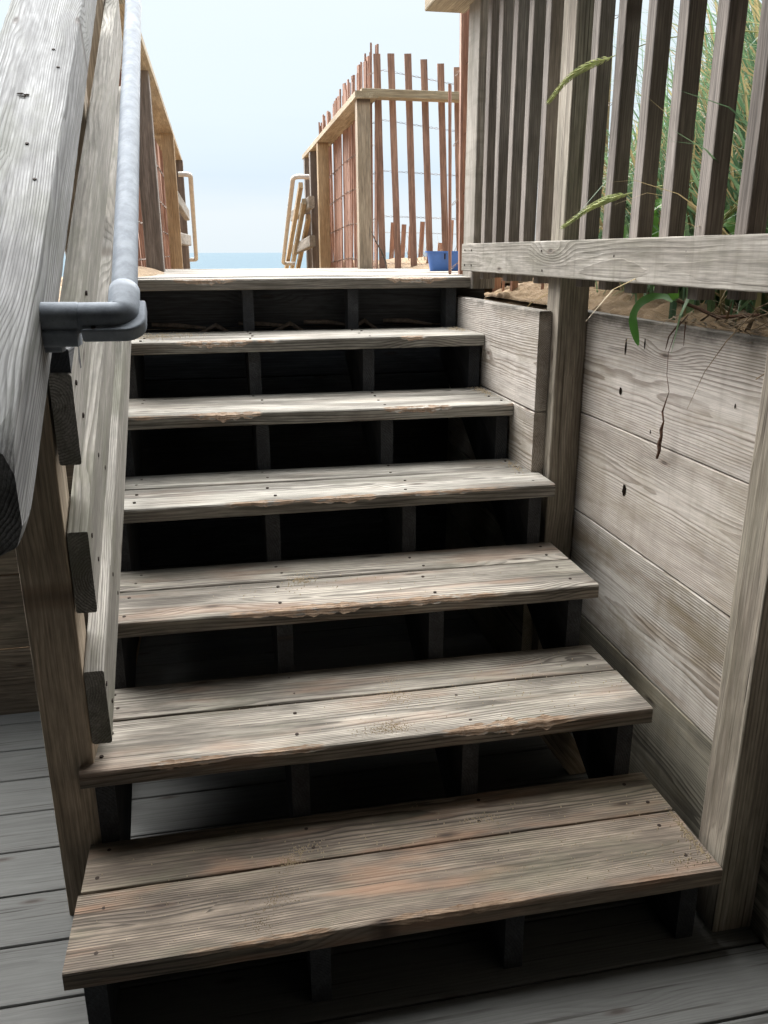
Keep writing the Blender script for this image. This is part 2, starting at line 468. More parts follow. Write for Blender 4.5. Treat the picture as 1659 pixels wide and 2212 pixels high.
def empty(name, loc, label, cat, group=None):
    o = bpy.data.objects.new(name, None)
    o.empty_display_size = 0.1
    COL.objects.link(o)
    o.location = loc
    return tag(o, label, cat, group)
def tag(o, label=None, cat=None, group=None, kind=None):
    if label: o['label'] = label
    if cat: o['category'] = cat
    if group: o['group'] = group
    if kind: o['kind'] = kind
    return o
def one(name, A, B, wdir, w, t, mat, parent=None, **k):
    mb = MB(); board(mb, A, B, wdir, w, t, **k)
    return mb.build(name, mat, parent)
def screws(parent, pts, nrm=(0, 0, 1), r=0.0042):
    """each screw its own sub-part; all share one mesh"""
    nrm = Vector(nrm)
    mb = MB()
    tube(mb, [nrm * -.004, nrm * .0009], r, 8)
    tube(mb, [nrm * .0009, nrm * .0012], [r * .45, r * .4], 6)
    first = mb.build('screw', M['screw'], None)
    first.parent = parent
    pw = parent_world(parent)
    for i, p in enumerate(pts):
        o = first if i == 0 else first.copy()
        if i: COL.objects.link(o)
        o.location = Vector(p) - pw

# ------------------------------------------------------------------ numbers of the staircase
d, h = 0.3071, 0.1802
W, Wi = 0.919, 0.893
XL = -0.325
LZ = 7 * h                       # landing top at its nosing (1.262)
def lz(y): return LZ - 0.0055 * (y - 6 * d)

# ------------------------------------------------------------------ setting: sand, sea, decks
def ground():
    xs = sorted(set([-400, -120, -40, -15, -8, -5] + [-4 + .25 * i for i in range(14)] + [-.60, -.5, -.44, -.42] + [-.4 + .1 * i for i in range(15)]
                    + [1.045, 1.062, 1.09, 1.12, 1.16] + [1.2 + .05 * i for i in range(40)] + [3.4, 3.8, 4.3, 5, 6, 8, 12, 20, 40, 120, 400]))
    ys = sorted(set([-40, -12, -6, -4, -3] + [-2 + .1 * i for i in range(32)] + [1.215, 1.245, 1.3, 1.4, 1.5, 1.6, 1.7, 1.8, 1.9, 1.985, 2.02] + [2.1 + .1 * i for i in range(60)]
                    + [8.5, 9, 10, 12, 15, 18, 22, 28, 36, 50, 80]))
    def ss(a, b, x):
        t = max(0, min(1, (x - a) / (b - a))); return t * t * (3 - 2 * t)
    def H(x, y):
        nz = .035 * mnoise.noise(Vector((x * 3, y * 3, 0))) + .012 * mnoise.noise(Vector((x * 11, y * 11, 2)))
        if x > 1.05:
            s = 1 - ss(2.0, 4.5, y)
            if y > 2.5: base = 1.17
            else: base = 1.175 
            z = base + (x - 1.06) * (.16 * s + .02) + .75 * s * ss(1.35, 2.6, x) * (1 - .55 * ss(.6, 2.0, y)) + .10 * ss(3.6, 4.6, y) * (1 - ss(6, 9, y)) + nz * min(1, (x - 1.05) * 6 + .3)
        elif x > .96 and y > 1.17:
            z = 1.165 + nz * .3
        elif x < -.43 and y > 1.23:
            z = 1.12 + nz
        elif y > 2.0:
            z = 1.05 + nz * .5
        else:
            z = -.12
        if y > 7: z -= ss(7, 30, y) * 6.5 + max(0, y - 30) * .06
        return z
    vs = [(x, y, H(x, y)) for y in ys for x in xs]
    n = len(xs)
    fs = [(j * n + i, j * n + i + 1, (j + 1) * n + i + 1, (j + 1) * n + i) for j in range(len(ys) - 1) for i in range(n - 1)]
    mb = MB(); mb.add(vs, fs)
    o = mb.build('sand', M['sand'], smooth=True)
    tag(o, kind='structure')
    return H
GH = ground()
mb = MB()
mb.add([(-9000, 45, -7.6), (9000, 45, -7.6), (9000, 16000, -7.6), (-9000, 16000, -7.6)], [(0, 1, 2, 3)])
tag(mb.build('sea', M['sea']), kind='structure')

def bank():
    nx, ny = 46, 230
    vs = []
    for j in range(ny + 1):
        y = -.6 + 2.75 * j / ny
        spill = .016 * (mnoise.noise(Vector((y * 5, 3, 0))) + .6 * mnoise.noise(Vector((y * 17, 8, 0))))
        for i in range(nx + 1):
            u = i / nx
            x = 1.052 + min(0, -spill) + (u ** 1.4) * .62
            z = GH(max(x, 1.075), y) + .016
            z += .020 * mnoise.noise(Vector((x * 16, y * 16, 1))) + .010 * mnoise.noise(Vector((x * 45, y * 45, 5))) + .004 * mnoise.noise(Vector((x * 110, y * 110, 9)))
            if i == 0: z = 1.185
            z = max(z, 1.1915) if i and x < 1.07 else z
            vs.append((x, y, z))
    fs = [(j * (nx + 1) + i, j * (nx + 1) + i + 1, (j + 1) * (nx + 1) + i + 1, (j + 1) * (nx + 1) + i) for j in range(ny) for i in range(nx)]
    mb = MB(); mb.add(vs, fs)
    tag(mb.build('sand_bank', M['sand'], smooth=True), kind='structure')
bank()
# lower deck: grey painted boards running across
mb = MB()
y = 1.007 + .294
while y > -3.2:
    board(mb, (-3.2, y - .0715, -.019), (1.018, y - .0715, -.019), (0, 1, 0), .1425, .038, c=.0035, seg=.25, wob=.001)
    y -= .147
y = 1.301 + .147
while y < 2.0:
    board(mb, (-.34, y - .0715, -.019), (1.018, y - .0715, -.019), (0, 1, 0), .1425, .038, c=.0035, seg=.25, wob=.001)
    y += .147
tag(mb.build('lower_deck', M['deck']), kind='structure')

# landing: boards running across
def nosing(seed, amt, cut, zones=()):
    def f(l, k):
        if k != 1: return (0, 0), 0.0
        a = mnoise.noise(Vector((l * 2.7, seed, 0))) * .6 + mnoise.noise(Vector((l * 8.0, seed + 7, 0))) * .35
        a = max(0.0, a - cut)
        for (z0, z1, s) in zones:
            if z0 < l < z1:
                a += s * math.sin(math.pi * (l - z0) / (z1 - z0)) ** .6
        b = .65 + .55 * mnoise.noise(Vector((l * 38.0, seed + 3, 0))) + .3 * mnoise.noise(Vector((l * 110.0, seed, 4)))
        e = min(1.0, a) * amt * b + .0012
        wr = min(1, max(0.0, (a - .12) * 6))
        return (e * 1.1, e), wr
    return f
lb = MB()
yy = 6 * d
row = 0
while yy < 4.55:
    w = .140
    x1 = 0.985 if yy < 2.25 else 1.62
    yc = yy + w / 2
    A = (-.50 if row else -.42, yc, lz(yc) - .019)
    B = (x1, yc, lz(yc) - .019)
    if row == 0:
        board(lb, A, B, (0, -1, 0), w, .038, c=.003, seg=.006, corner=nosing(31.0, .022, .1, [(.28, .50, .9), (1.03, 1.27, 1.1)]), warp=.001)
    else:
        board(lb, A, B, (0, -1, 0), w, .038, c=.003, seg=.06, warp=.002)
    yy += .1455; row += 1
landing = tag(lb.build('landing', M['landing']), kind='structure')

# ------------------------------------------------------------------ staircase
stairs = empty('wooden_stairs', (.3, 0, 0), 'open-riser weathered plank staircase of six worn treads climbing to the landing', 'stairs')
# which corner index is the upper front one: w dir = -y, d = +x, t = d x w = x × -y = -z ; so top is -t, front is +w -> corner 1
TR = [ # left x, right x, zones of splintered nosing (metres from left end), tilt of left end
    (XL, W + .001, [(.28, .48, .45), (.55, .85, .5), (.98, 1.15, .2)], 0.0),
    (-.322, W, [(.12, .30, .5), (.34, .50, .4), (.74, 1.06, .8)], .007),
    (-.300, W, [(.28, .60, .8), (.62, .98, .5)], .003),
    (-.300, W - .002, [(.28, .50, .35), (.55, .7, .3)], .002),
    (-.300, Wi + .002, [(.22, .42, .9), (.78, 1.0, .8)], 0.0),
    (-.300, Wi + .002, [(.17, .42, .9), (.42, .5, .4), (.90, .99, .6)], 0.0),
]
for k, (xa, xb, zones, tilt) in enumerate(TR):
    z = (k + 1) * h
    y0 = k * d
    mb = MB()
    board(mb, (xa, y0 + .092, z - .019 + tilt), (xb, y0 + .092, z - .019), (0, -1, 0), .184, .038, c=.0035, seg=.005,
          corner=nosing(3.7 + k * 5.3, .024, .06, zones), warp=.0018, off=(k * 7.3 + 2, random.uniform(-.03, .03), .045 + .01 * k))
    board(mb, (xa + .004, y0 + .189 + .070, z - .019 + tilt), (xb - .002 * (k % 2), y0 + .189 + .070, z - .0195), (0, -1, 0), .139, .038, c=.0035, seg=.03, warp=.001)
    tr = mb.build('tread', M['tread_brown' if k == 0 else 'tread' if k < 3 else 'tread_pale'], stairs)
    lab = ['rust-stained bottom tread with a footprint of sand', 'pale second tread with splintered orange nosing', 'third tread with long splintered nosing',
           'fourth tread with chalky knots', 'fifth tread with chipped nosing', 'bleached sixth tread below the landing'][k]
    tr['label'] = lab
    pts = []
    for xs_ in (-.285 if k < 2 else -.24, .118, .497, .868):
        for yo in (.045, .135, .225, .292):
            pts.append((xs_ + random.uniform(-.014, .014), y0 + yo + random.uniform(-.012, .012), z + tilt * (1 - (xs_ + .3)) + .0003))
    screws(tr, pts)
def stringer(x, th=.038, first=0):
    prof = [(0.02, -.002)]
    for k in range(7):
        zt = (k + 1) * h - .0385
        if k == 6: zt = LZ - .04
        ya = k * d + .022
        prof.append((ya, zt)); 
        if k < 6: prof.append((ya + d, zt))
    prof.append((6 * d + .022 + .08, LZ - .04))
    prof.append((6 * d + .10, LZ - .30))
    prof.append((.30, -.002))
    vs = []; wc = []
    o = random.uniform(0, 40)
    for sx in (-1, 1):
        for (py, pz) in prof:
            vs.append((x + sx * th / 2, py, pz))
            wc.append(Vector((py * .86 + pz * .5 + o, -py * .5 + pz * .86, sx * th / 2 + .06)))
    n = len(prof)
    fs = [tuple(range(n)), tuple(reversed(range(n, 2 * n)))]
    for i in range(n):
        j = (i + 1) % n
        fs.append((j, i, i + n, j + n))
    # triangulate concave sides
    mb = MB(); mb.add(vs, fs, wc)
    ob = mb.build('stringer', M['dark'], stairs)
    return ob
for x in (-.280, .118, .497, .868): stringer(x)
one('cross_brace', (.80, .60, .15), (.905, .60, .0), (0, 1, 0), .03, .07, M['post'], stairs)

# dark plank wall closing the space under the landing
uw = empty('under_landing_wall', (.3, 1.97, 0), 'dark plank wall beneath the landing behind the stairs, plus added light-blocking side planks', 'wall')
zz = -.02
while zz < 1.15:
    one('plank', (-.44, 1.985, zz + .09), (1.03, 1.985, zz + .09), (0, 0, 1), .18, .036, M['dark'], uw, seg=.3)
    zz += .184
zz = .0  # side planks added to keep light out of the space under the treads
while zz < .95:
    y0 = .64 + zz * 1.05
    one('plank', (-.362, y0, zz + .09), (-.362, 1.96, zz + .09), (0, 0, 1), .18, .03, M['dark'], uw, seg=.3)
    zz += .184
# driftwood lying inside, behind the top riser
tw = MB()
for i in range(7):
    x = -.1 + i * .13 + random.uniform(-.04, .04); a = random.uniform(-.3, .3)
    tube(tw, [(x - .09, 1.95, LZ - .16 - .05 * (i % 2)), (x, 1.945, LZ - .165 + .02 * a), (x + .10, 1.95, LZ - .175 - .02 * a - .05 * (i % 2))], [.007, .009, .005], 6)
tag(tw.build('dry_sticks', M['twig']), 'thin grey sticks caught in the dark gap under the landing nosing', 'sticks', kind='stuff')

# ------------------------------------------------------------------ left stair railing
SL = Vector((0, .8624, .5062))
rail_root = empty('stair_railing', (-.34, .38, 0), 'weathered stair railing left of the stairs, three planks under a thick silver-grey beam', 'railing')
def yslope(p, yto):
    p = Vector(p); return p + SL * ((yto - p.y) / SL.y)
vert = Vector((0, 1, 0))
RX = (-.275, -.274, -.270)
for i, ztop in enumerate((.571, .858, 1.148)):
    zc = ztop - .081
    A = Vector((RX[i], .338, zc)); B = yslope(A, 2.12)
    B.x = RX[i] - .005
    mb = MB()
    board(mb, A, B, (0, -.5062, .8624), .140, .038, c=.004, seg=.03, cutA=(A, vert), cutB=(B, vert), warp=.002)
    rl = mb.build('rail', M['rail'], rail_root)
    pts = []
    for yq in (.375, .60) if i < 2 else (.40, .62):
        for o in (-.04, .035):
            q = yslope(A, yq + random.uniform(-.02, .02)); q = q + Vector((0, -.5, .86)) * o
            pts.append((RX[i] + .0193, q.y, q.z))
    screws(rl, pts, (1, 0, 0), .005)
one('spacer_block', (-.270, .343, 1.166), (-.270, .46, 1.166), (0, 0, 1), .05, .034, M['dark'], rail_root)
# posts
one('post', (-.3405, .3805, -.002), (-.3405, .3805, 1.27), (0, 1, 0), .089, .089, M['post'], rail_root, seg=.05, c=.004, off=(3.1, .012, .11))
one('post', (-.3405, 1.30, .30), (-.3405, 1.30, 1.80), (0, 1, 0), .089, .089, M['post'], rail_root, seg=.1, c=.004)
one('post', (-.3405, 2.06, .95), (-.3405, 2.06, 2.24), (0, 1, 0), .089, .089, M['post'], rail_root, seg=.1, c=.004)
# top beam, lower end rounded
mb = MB()
A = Vector((-.347, -.102, 1.124)); B = Vector((-.377, 1.75, 2.211))
dv = (B - A).normalized()
nrm = Vector((1, 0, 0)).cross(dv) * 1
nrm = Vector((0, -dv.z, dv.y)).normalized()
A2 = A - nrm * .065; B2 = B - nrm * .065
def beam_corner(l, k):
    e = max(0, 1 - l / .09) ** 2 * .03
    nz = .002 * mnoise.noise(Vector((l * 20, k, 1)))
    return (e + .003 + nz, e + .003 + nz), 0.0
board(mb, A2, B2, (1, 0, 0), .172, .128, c=.002, seg=.012, corner=beam_corner, cutA=(A, (0, 1, 0.0)), off=(5.4, .035, .075), warp=.0)
beam = mb.build('top_beam', M['beam'], rail_root)
kb = MB()
kc = Vector((-.361, .815, 1.662)) + nrm * .0012
ax = Vector((1, 0, 0)); ay = dv
for (dx, dy, ra, rb) in ((-.006, .004, .010, .005), (.006, -.002, .009, .006), (-.002, -.010, .010, .004), (.004, -.012, .004, .006)):
    cc = kc + ax * dx + ay * dy
    vs = [cc + ax * ra * (.7 + .5 * mnoise.noise(Vector((a * .9, dx * 400, 0)))) * math.cos(a * math.pi / 7) + ay * rb * (.8 + .5 * mnoise.noise(Vector((a * .7, dy * 400, 4)))) * math.sin(a * math.pi / 7) for a in range(14)] + [cc]
    kb.add(vs, [(i, (i + 1) % 14, 14) for i in range(14)])
kb.build('knot_hole', M['hole'], beam)
screws(beam, [Vector(q) + nrm * .0004 for q in ((-.302, .498, 1.476), (-.325, 1.04, 1.794), (-.306, .949, 1.741), (-.33, .62, 1.548))], nrm, .0036)

# galvanised pipe handrail with its elbow and bracket
pipe_root = empty('pipe_handrail', (-.142, .235, 1.245), 'galvanised steel pipe handrail rising from a cast elbow beside the left railing', 'handrail')
P0 = Vector((-.1445, .285, 1.290)); P1 = Vector((-.1665, 1.481, 2.012))
pd = (P1 - P0).normalized()
mb = MB()
tube(mb, [P0 - pd * .02, P0 + pd * 2.2], .0212, 28)
mb.build('pipe', M['galv'], pipe_root, smooth=True)
C0 = P0 - pd * .074          # corner of the elbow
mb = MB()
arm = Vector((-1, .03, 0.0)).normalized()
path = [P0, P0 - pd * .002, P0 - pd * .02]
rc = .011
for i in range(9):
    a = i / 8
    p = (C0 + pd * rc * (1 - a) ** 2 * 1.6) + arm * rc * a ** 2 * 1.6
    path.append(p)
path.append(C0 + arm * .066)
tube(mb, path, [.0222, .0248, .0250] + [.0245] * 4 + [.0238] * (len(path) - 7), 32)
mb.build('elbow', M['galv'], pipe_root, smooth=True)
# the flat web under the elbow
mb = MB()
side = pd.cross(arm).normalized()
if side.y > 0: side = -side
web = []
outer = []
for i in range(13):
    a = math.pi / 2 * i / 12
    outer.append((.034 * math.cos(a), .036 * math.sin(a)))
dn = -(pd + Vector((0, 0, 0))).normalized()
prof = [C0 + pd * .045 - arm * .034] 
for ox, oy in outer: prof.append(C0 - arm * ox + dn * oy)
prof.append(C0 + arm * .064 + dn * .036)
prof.append(C0 + arm * .064 + dn * .015)
prof.append(C0 + pd * .045 - arm * .012)
nrmw = side
n = len(prof)
vs = [p + nrmw * .002 for p in prof] + [p - nrmw * .022 for p in prof]
fs = [tuple(range(n)), tuple(reversed(range(n, 2 * n)))] + [((i + 1) % n, i, i + n, (i + 1) % n + n) for i in range(n)]
mb.add(vs, fs)
web_o = mb.build('elbow_web', M['galv'], pipe_root)
bv = web_o.modifiers.new('soft_edges', 'BEVEL'); bv.width = .004; bv.segments = 3
mb = MB()
hole = C0 + arm * .045 + dn * .029 + nrmw * .0024
tube(mb, [hole - nrmw * .003, hole + nrmw * .0004], .0038, 12)
mb.build('set_screw', M['screw'], pipe_root)
mb = MB()
q0 = C0 + arm * .0665
tube(mb, [q0 + arm * .0, q0 + arm * .003, q0 + arm * .10], [.0225, .0245, .0255], 28)
mb.build('collar', M['galv'], pipe_root, smooth=True)
mb = MB()
c1 = q0 + arm * .04 + Vector((0, 0, -.030))
board(mb, c1 + Vector((.036, 0, 0)), c1 + Vector((-.06, 0, 0)), (0, 1, 0), .05, .026, c=.005)
board(mb, c1 + Vector((.010, 0, -.016)), c1 + Vector((-.05, 0, -.016)), (0, 1, 0), .036, .012, c=.003)
mb.build('bracket', M['galv'], pipe_root)

# ------------------------------------------------------------------ right retaining walls
FX = 0.934
rw = empty('retaining_wall', (1.04, .5, 0), 'tall knotty plank retaining wall holding back the dune, right of the lower treads', 'wall')
tops = [(1.190, .283), (.904, .289), (.611, .300), (.308, .42)]
labs = ['topmost wide plank with open knots under the sand edge', 'wide pale plank with a round knot hole', 'plank streaked pale and brown', 'dark damp lowest plank']
for i, (zt, hh) in enumerate(tops):
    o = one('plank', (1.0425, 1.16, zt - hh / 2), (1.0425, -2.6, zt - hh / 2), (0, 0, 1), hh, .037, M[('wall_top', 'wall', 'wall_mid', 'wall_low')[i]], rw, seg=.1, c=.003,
            off=((4.2, 13.7, 22.1, 31.4)[i], (.02, -.03, .035, 0)[i], (.07, -.06, .05, .08)[i]))
    o['label'] = labs[i]
# knot hole
mb = MB()
for (ky, kz, ra, rb) in ((.723, .754, .013, .018), (.781, 1.118, .005, .026), (.686, 1.135, .0035, .016), (.789, 1.003, .009, .012), (.62, .93, .003, .006), (.30, 1.05, .003, .006)):
    vs = [(1.0228, ky + ra * (.75 + .5 * mnoise.noise(Vector((a * .9, kz * 9, 0)))) * math.cos(a * math.pi / 8), kz + rb * (.85 + .4 * mnoise.noise(Vector((a * .8, ky * 9, 4)))) * math.sin(a * math.pi / 8)) for a in range(16)] + [(1.0229, ky, kz)]
    mb.add(vs, [(i, (i + 1) % 16, 16) for i in range(16)])
mb.build('knot_hole', M['hole'], rw)
iw = empty('retaining_wall', (.915, 1.5, .9), 'short pale plank wall beside the upper treads, ending at the dark post', 'wall')
one('plank', (.915, 1.985, 1.047), (.915, 1.058, 1.047), (0, 0, 1), .286, .037, M['wall_top'], iw, seg=.05, off=(50.3, .012, .06), c=.004)
one('plank', (.915, 1.985, .758), (.915, 1.058, .758), (0, 0, 1), .286, .037, M['wall'], iw, seg=.05, off=(57.3, -.03, .06), c=.004)
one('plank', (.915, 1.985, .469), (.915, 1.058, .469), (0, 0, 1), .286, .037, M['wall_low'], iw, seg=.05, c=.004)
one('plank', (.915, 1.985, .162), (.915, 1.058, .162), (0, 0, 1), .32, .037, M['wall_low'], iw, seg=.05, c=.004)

# ------------------------------------------------------------------ picket fence along the right
pf = empty('picket_fence', (FX, 1.0, 1.26), 'tall weathered picket fence of square pickets over the retaining wall on the right', 'fence')
o = one('bottom_rail', (.915, 1.84, 1.3305), (.915, -1.2, 1.3305), (0, 0, 1), .094, .037, M['fence_rail'], pf, seg=.04, c=.003, off=(11.3, .02, .055), warp=.001)
screws(o, [(.8965, yq, zq) for yq in (1.80, 1.72) for zq in (1.305, 1.355)] + [(.8965, 1.058 + u, z) for u, z in ((0, 1.30), (.01, 1.352))] + [(.8965, .63, 1.34), (.8965, .33, 1.35)], (-1, 0, 0), .0035)
zb, zt = 1.262, 2.166
py = [.203 - .134, .203 - .268, .203 - .402, .203, .337, .471, .606, .742, .877, 1.18, 1.316, 1.449, 1.572, 1.697]
for i, y0 in enumerate(py):
    j = random.uniform(-.003, .003)
    one('picket', (FX + .0195, y0 + .019, zb + j * 1.5), (FX + .0195 + random.uniform(-.003, .003), y0 + .019 + j, zt), (0, 1, 0), .039, .038, M['fence'], pf, seg=.06, c=.0025)
one('post', (FX + .0445, 1.0575, -.002), (FX + .0445, 1.0575, zt), (0, 1, 0), .088, .088, M['post_light'], pf, seg=.06, c=.004, off=(71, .02, .1))
one('post', (FX + .0445, .065, -.002), (FX + .0445, .055, zt), (0, 1, 0), .089, .089, M['post_light'], pf, seg=.06, c=.004, off=(81, .01, .12))
one('post', (FX + .0445, 1.885, 1.22), (FX + .0445, 1.885, zt), (0, 1, 0), .13, .088, M['fence_rail'], pf, seg=.06, c=.004)
one('post', (FX + .0445, -1.0, -.002), (FX + .0445, -1.0, zt), (0, 1, 0), .089, .089, M['post_light'], pf, seg=.1, c=.004)
one('cap_rail', (.875, 2.05, 2.186), (.875, -1.2, 2.186), (1, 0, 0), .15, .038, M['cap'], pf, seg=.05, c=.004)

# ------------------------------------------------------------------ fences around the landing
def snow_fence(name, label, slats, wires, group='red snow fences', base=None, mats=None):
    """slats: list of (base point, top point, facing angle) ; wires: list of polylines"""
    root = empty(name, base or slats[0][0], label, 'snow fence', group)
    for (b, tpt, ang) in slats:
        one('slat', b, tpt, (math.cos(ang), math.sin(ang), 0), .042, .010, (mats or M['slat']), root, seg=.12, c=.0015, wob=.002)
    for pl in wires:
        mb = MB()
        for s in (0, 1):
            pts = []
            tot = sum((Vector(pl[i + 1]) - Vector(pl[i])).length for i in range(len(pl) - 1))
            for i in range(len(pl) - 1):
                a = Vector(pl[i]); b = Vector(pl[i + 1]); L = (b - a).length; n = max(2, int(L / .012))
                dd = (b - a).normalized(); sd_ = dd.cross(Vector((0, 0, 1))).normalized()
                for q in range(n):
                    l = L * q / n
                    ph = l * 2 * math.pi / .1 * 1.5 + s * math.pi
                    pts.append(a + dd * l + Vector((0, 0, 1)) * .0045 * math.sin(ph) + sd_ * .007 * math.cos(ph))
            tube(mb, pts, .0012, 4)
        mb.build('wire', M['wire'], root)
    return root
CY = 4.15
# cross fence facing the stairs
bf = empty('boardwalk_fence', (.95, CY, 1.25), 'tan post-and-rail fence right of the walkway, turning a corner at the landing', 'fence')
one('corner_post', (.960, CY + .044, 1.05), (.952, CY + .044, 2.222), (0, 1, 0), .080, .082, M['post'], bf, seg=.08, c=.004, off=(91, .03, .1))
one('top_rail', (.935, CY + .02, 2.272 - .019), (2.3, CY + .02, 2.268 - .019), (0, 0, 1), .046, .10, M['cap'], bf, seg=.1, c=.003)
mb = MB()
board(mb, (.965, CY - .03, 2.243), (.965, 7.15, 2.20), (1, 0, 0), .14, .038, c=.003, seg=.2)
mb.build('cap_rail', M['cap'], bf)
for i, yy in enumerate((6.05, 6.6, 7.05)):
    one('post', (.945, yy, .9), (.945, yy, 2.2), (0, 1, 0), .089, .089, M['yellow' if i == 0 else 'fence'], bf, seg=.15, c=.004)
for z in (1.75, 1.44):
    one('rail_stub', (.850, 6.1, z), (.800, 7.25, z - .07), (0, 0, 1), .095, .05, M['fence_rail'], bf, seg=.1, c=.01)
# beach stair balusters leaning lines beyond (descending stringer boards)
slats = []
sx = [1.032, 1.118, 1.223, 1.323, 1.429]
sz = [2.484, 2.489, 2.492, 2.465, 2.446]
bx = [1.065, 1.168, 1.274, 1.382, 1.489]
for a, z, b in zip(sx, sz, bx):
    slats.append(((b + .018, CY + .09, 1.235), (a + .018, CY + .09, z), random.uniform(-.15, .15)))
for i in range(9):
    a = 1.55 + i * .103
    slats.append(((a + .055, CY + .09 + i * .01, 1.2), (a + random.uniform(-.01, .01), CY + .09, 2.43 - .01 * i), random.uniform(-.2, .2)))
wires = []
for z, sag in ((2.40, -.06), (2.125, -.05), (1.835, -.02), (1.567, -.012), (1.28, -.01)):
    wires.append([(.99, CY + .10, z - .03), (1.09, CY + .102, z), (1.35, CY + .102, z + sag * .6), (1.52, CY + .102, z + sag), (2.45, CY + .12, z + sag - .02)])
snow_fence('snow_fence', 'red-brown slat fence spaced behind the tan cross rail at the back right of the landing', slats, wires)
# along the walkway, right side, slats packed and leaning
slats = []
yv = CY + .12
rnd = random.Random(5)
while yv < 6.9:
    tz = 2.54 - .03 * (yv - CY) + rnd.uniform(-.05, .03)
    lean = rnd.uniform(-.035, .035)
    slats.append(((1.035 + rnd.uniform(-.012, .012), yv + lean - .02, 1.0), (1.035 + rnd.uniform(-.01, .02), yv + lean * -1, tz), math.pi / 2 + rnd.uniform(-.35, .35)))
    yv += rnd.choice((.05, .06, .065, .08))
wires = [[(1.026, CY + .1, z), (1.026, 5.2, z + .015), (1.026, 6.9, z - .05)] for z in (2.30, 1.98, 1.76, 1.53, 1.29)]
snow_fence('snow_fence', 'crowded red-brown slats with twisted wire running away along the right side of the walkway', slats, wires)
# left side
lf = empty('boardwalk_fence', (-.3, 3.5, 1.25), 'tan timber fence on square posts along the left side of the walkway', 'fence')
one('post', (-.292, 3.49, 1.18), (-.292, 3.49, 2.2), (0, 1, 0), .10, .09, M['fence'], lf, seg=.1, c=.006, off=(17, 0, .03))
one('post', (-.269, 5.75, .9), (-.269, 5.75, 2.2), (0, 1, 0), .09, .09, M['yellow'], lf, seg=.1, c=.005, off=(117, .03, .09))
one('post', (-.260, 7.64, .9), (-.260, 7.64, 2.2), (0, 1, 0), .09, .09, M['fence'], lf, seg=.1, c=.005)
mb = MB()
board(mb, (-.307, 2.3, 2.219), (-.300, 8.2, 2.219), (1, 0, 0), .15, .038, c=.003, seg=.2)
mb.build('cap_rail', M['cap'], lf)
for z in (1.79, 1.46):
    one('rail_stub', (-.262, 6.1, z), (-.205, 7.35, z - (.10 if z > 1.6 else .0)), (0, 0, 1), .10, .05, M['fence_rail'], lf, seg=.1, c=.01)
slats = []
yv = 2.5
while yv < 8.0:
    lean = rnd.uniform(-.05, .05)
    slats.append(((-.375 + rnd.uniform(-.02, .015), yv + lean, 1.12), (-.39 + rnd.uniform(-.02, .02), yv - lean, 2.42 + rnd.uniform(-.05, .03)), math.pi / 2 + rnd.uniform(-.4, .4)))
    yv += rnd.choice((.055, .07, .09))
wires = [[(-.366, 2.3, z), (-.366, 5, z + .01), (-.366, 8, z)] for z in (2.30, 1.98, 1.72, 1.50, 1.31)]
snow_fence('snow_fence', 'red slats packed behind the left fence posts of the walkway', slats, wires)
# free end of the snow fence beside the first landing post and behind the pickets
slats = [((1.018, 2.22, 1.245), (.992, 2.22, 2.62), .25), ((.985, 2.30, 1.25), (.968, 2.30, 1.98), 1.2), ((1.00, 2.20, 1.22), (.972, 2.19, 2.6), 1.4),
         ((1.15, 2.17, 1.13), (1.13, 2.12, 2.5), .5), ((1.15, 2.09, 1.14), (1.12, 2.02, 2.5), 1.2), ((1.15, 1.97, 1.14), (1.14, 1.90, 2.48), .6),
         ((1.20, 1.80, 1.15), (1.19, 1.76, 2.5), 1.2), ((1.25, 1.62, 1.2), (1.22, 1.60, 2.5), .9), ((1.33, 1.50, 1.25), (1.31, 1.48, 2.55), .5)]
wires = [[(.97, 2.24, z - .05), (1.02, 2.215, z), (1.12, 2.10, z + .05), (1.15, 1.95, z), (1.2, 1.78, z + .02), (1.33, 1.48, z)] for z in (2.05, 1.80, 1.58, 1.33)]
snow_fence('snow_fence', 'tall red slats standing against the landing post, continuing behind the pickets', slats, wires)
# low half-buried fence on the dune beyond
slats = []
for (x, z, zb_) in ((1.34, 1.60, 1.2), (1.613, 1.604, 1.2), (1.716, 1.588, 1.2), (1.791, 1.572, 1.2), (1.89, 1.612, 1.25), (2.07, 1.429, 1.3), (2.179, 1.627, 1.3)):
    slats.append(((x - .01, 6.5, zb_ - .15), (x + random.uniform(-.01, .02), 6.5, z), random.uniform(-.2, .2)))
wires = [[(1.2, 6.51, 1.515), (1.7, 6.51, 1.52), (2.4, 6.51, 1.50)], [(1.2, 6.51, 1.265), (2.0, 6.51, 1.27)]]
snow_fence('snow_fence', 'low half-buried slat fence on the dune beyond the landing, seen between the tall red slats', slats, wires)
# tan post standing behind the grass
tp = one('timber_post', (1.985, 3.0, 1.1), (1.95, 3.0, 2.3), (0, 1, 0), .045, .045, M['yellow'], None, seg=.1)
tag(tp, 'narrow yellowish post behind the pickets at the edge of the beach grass', 'post')

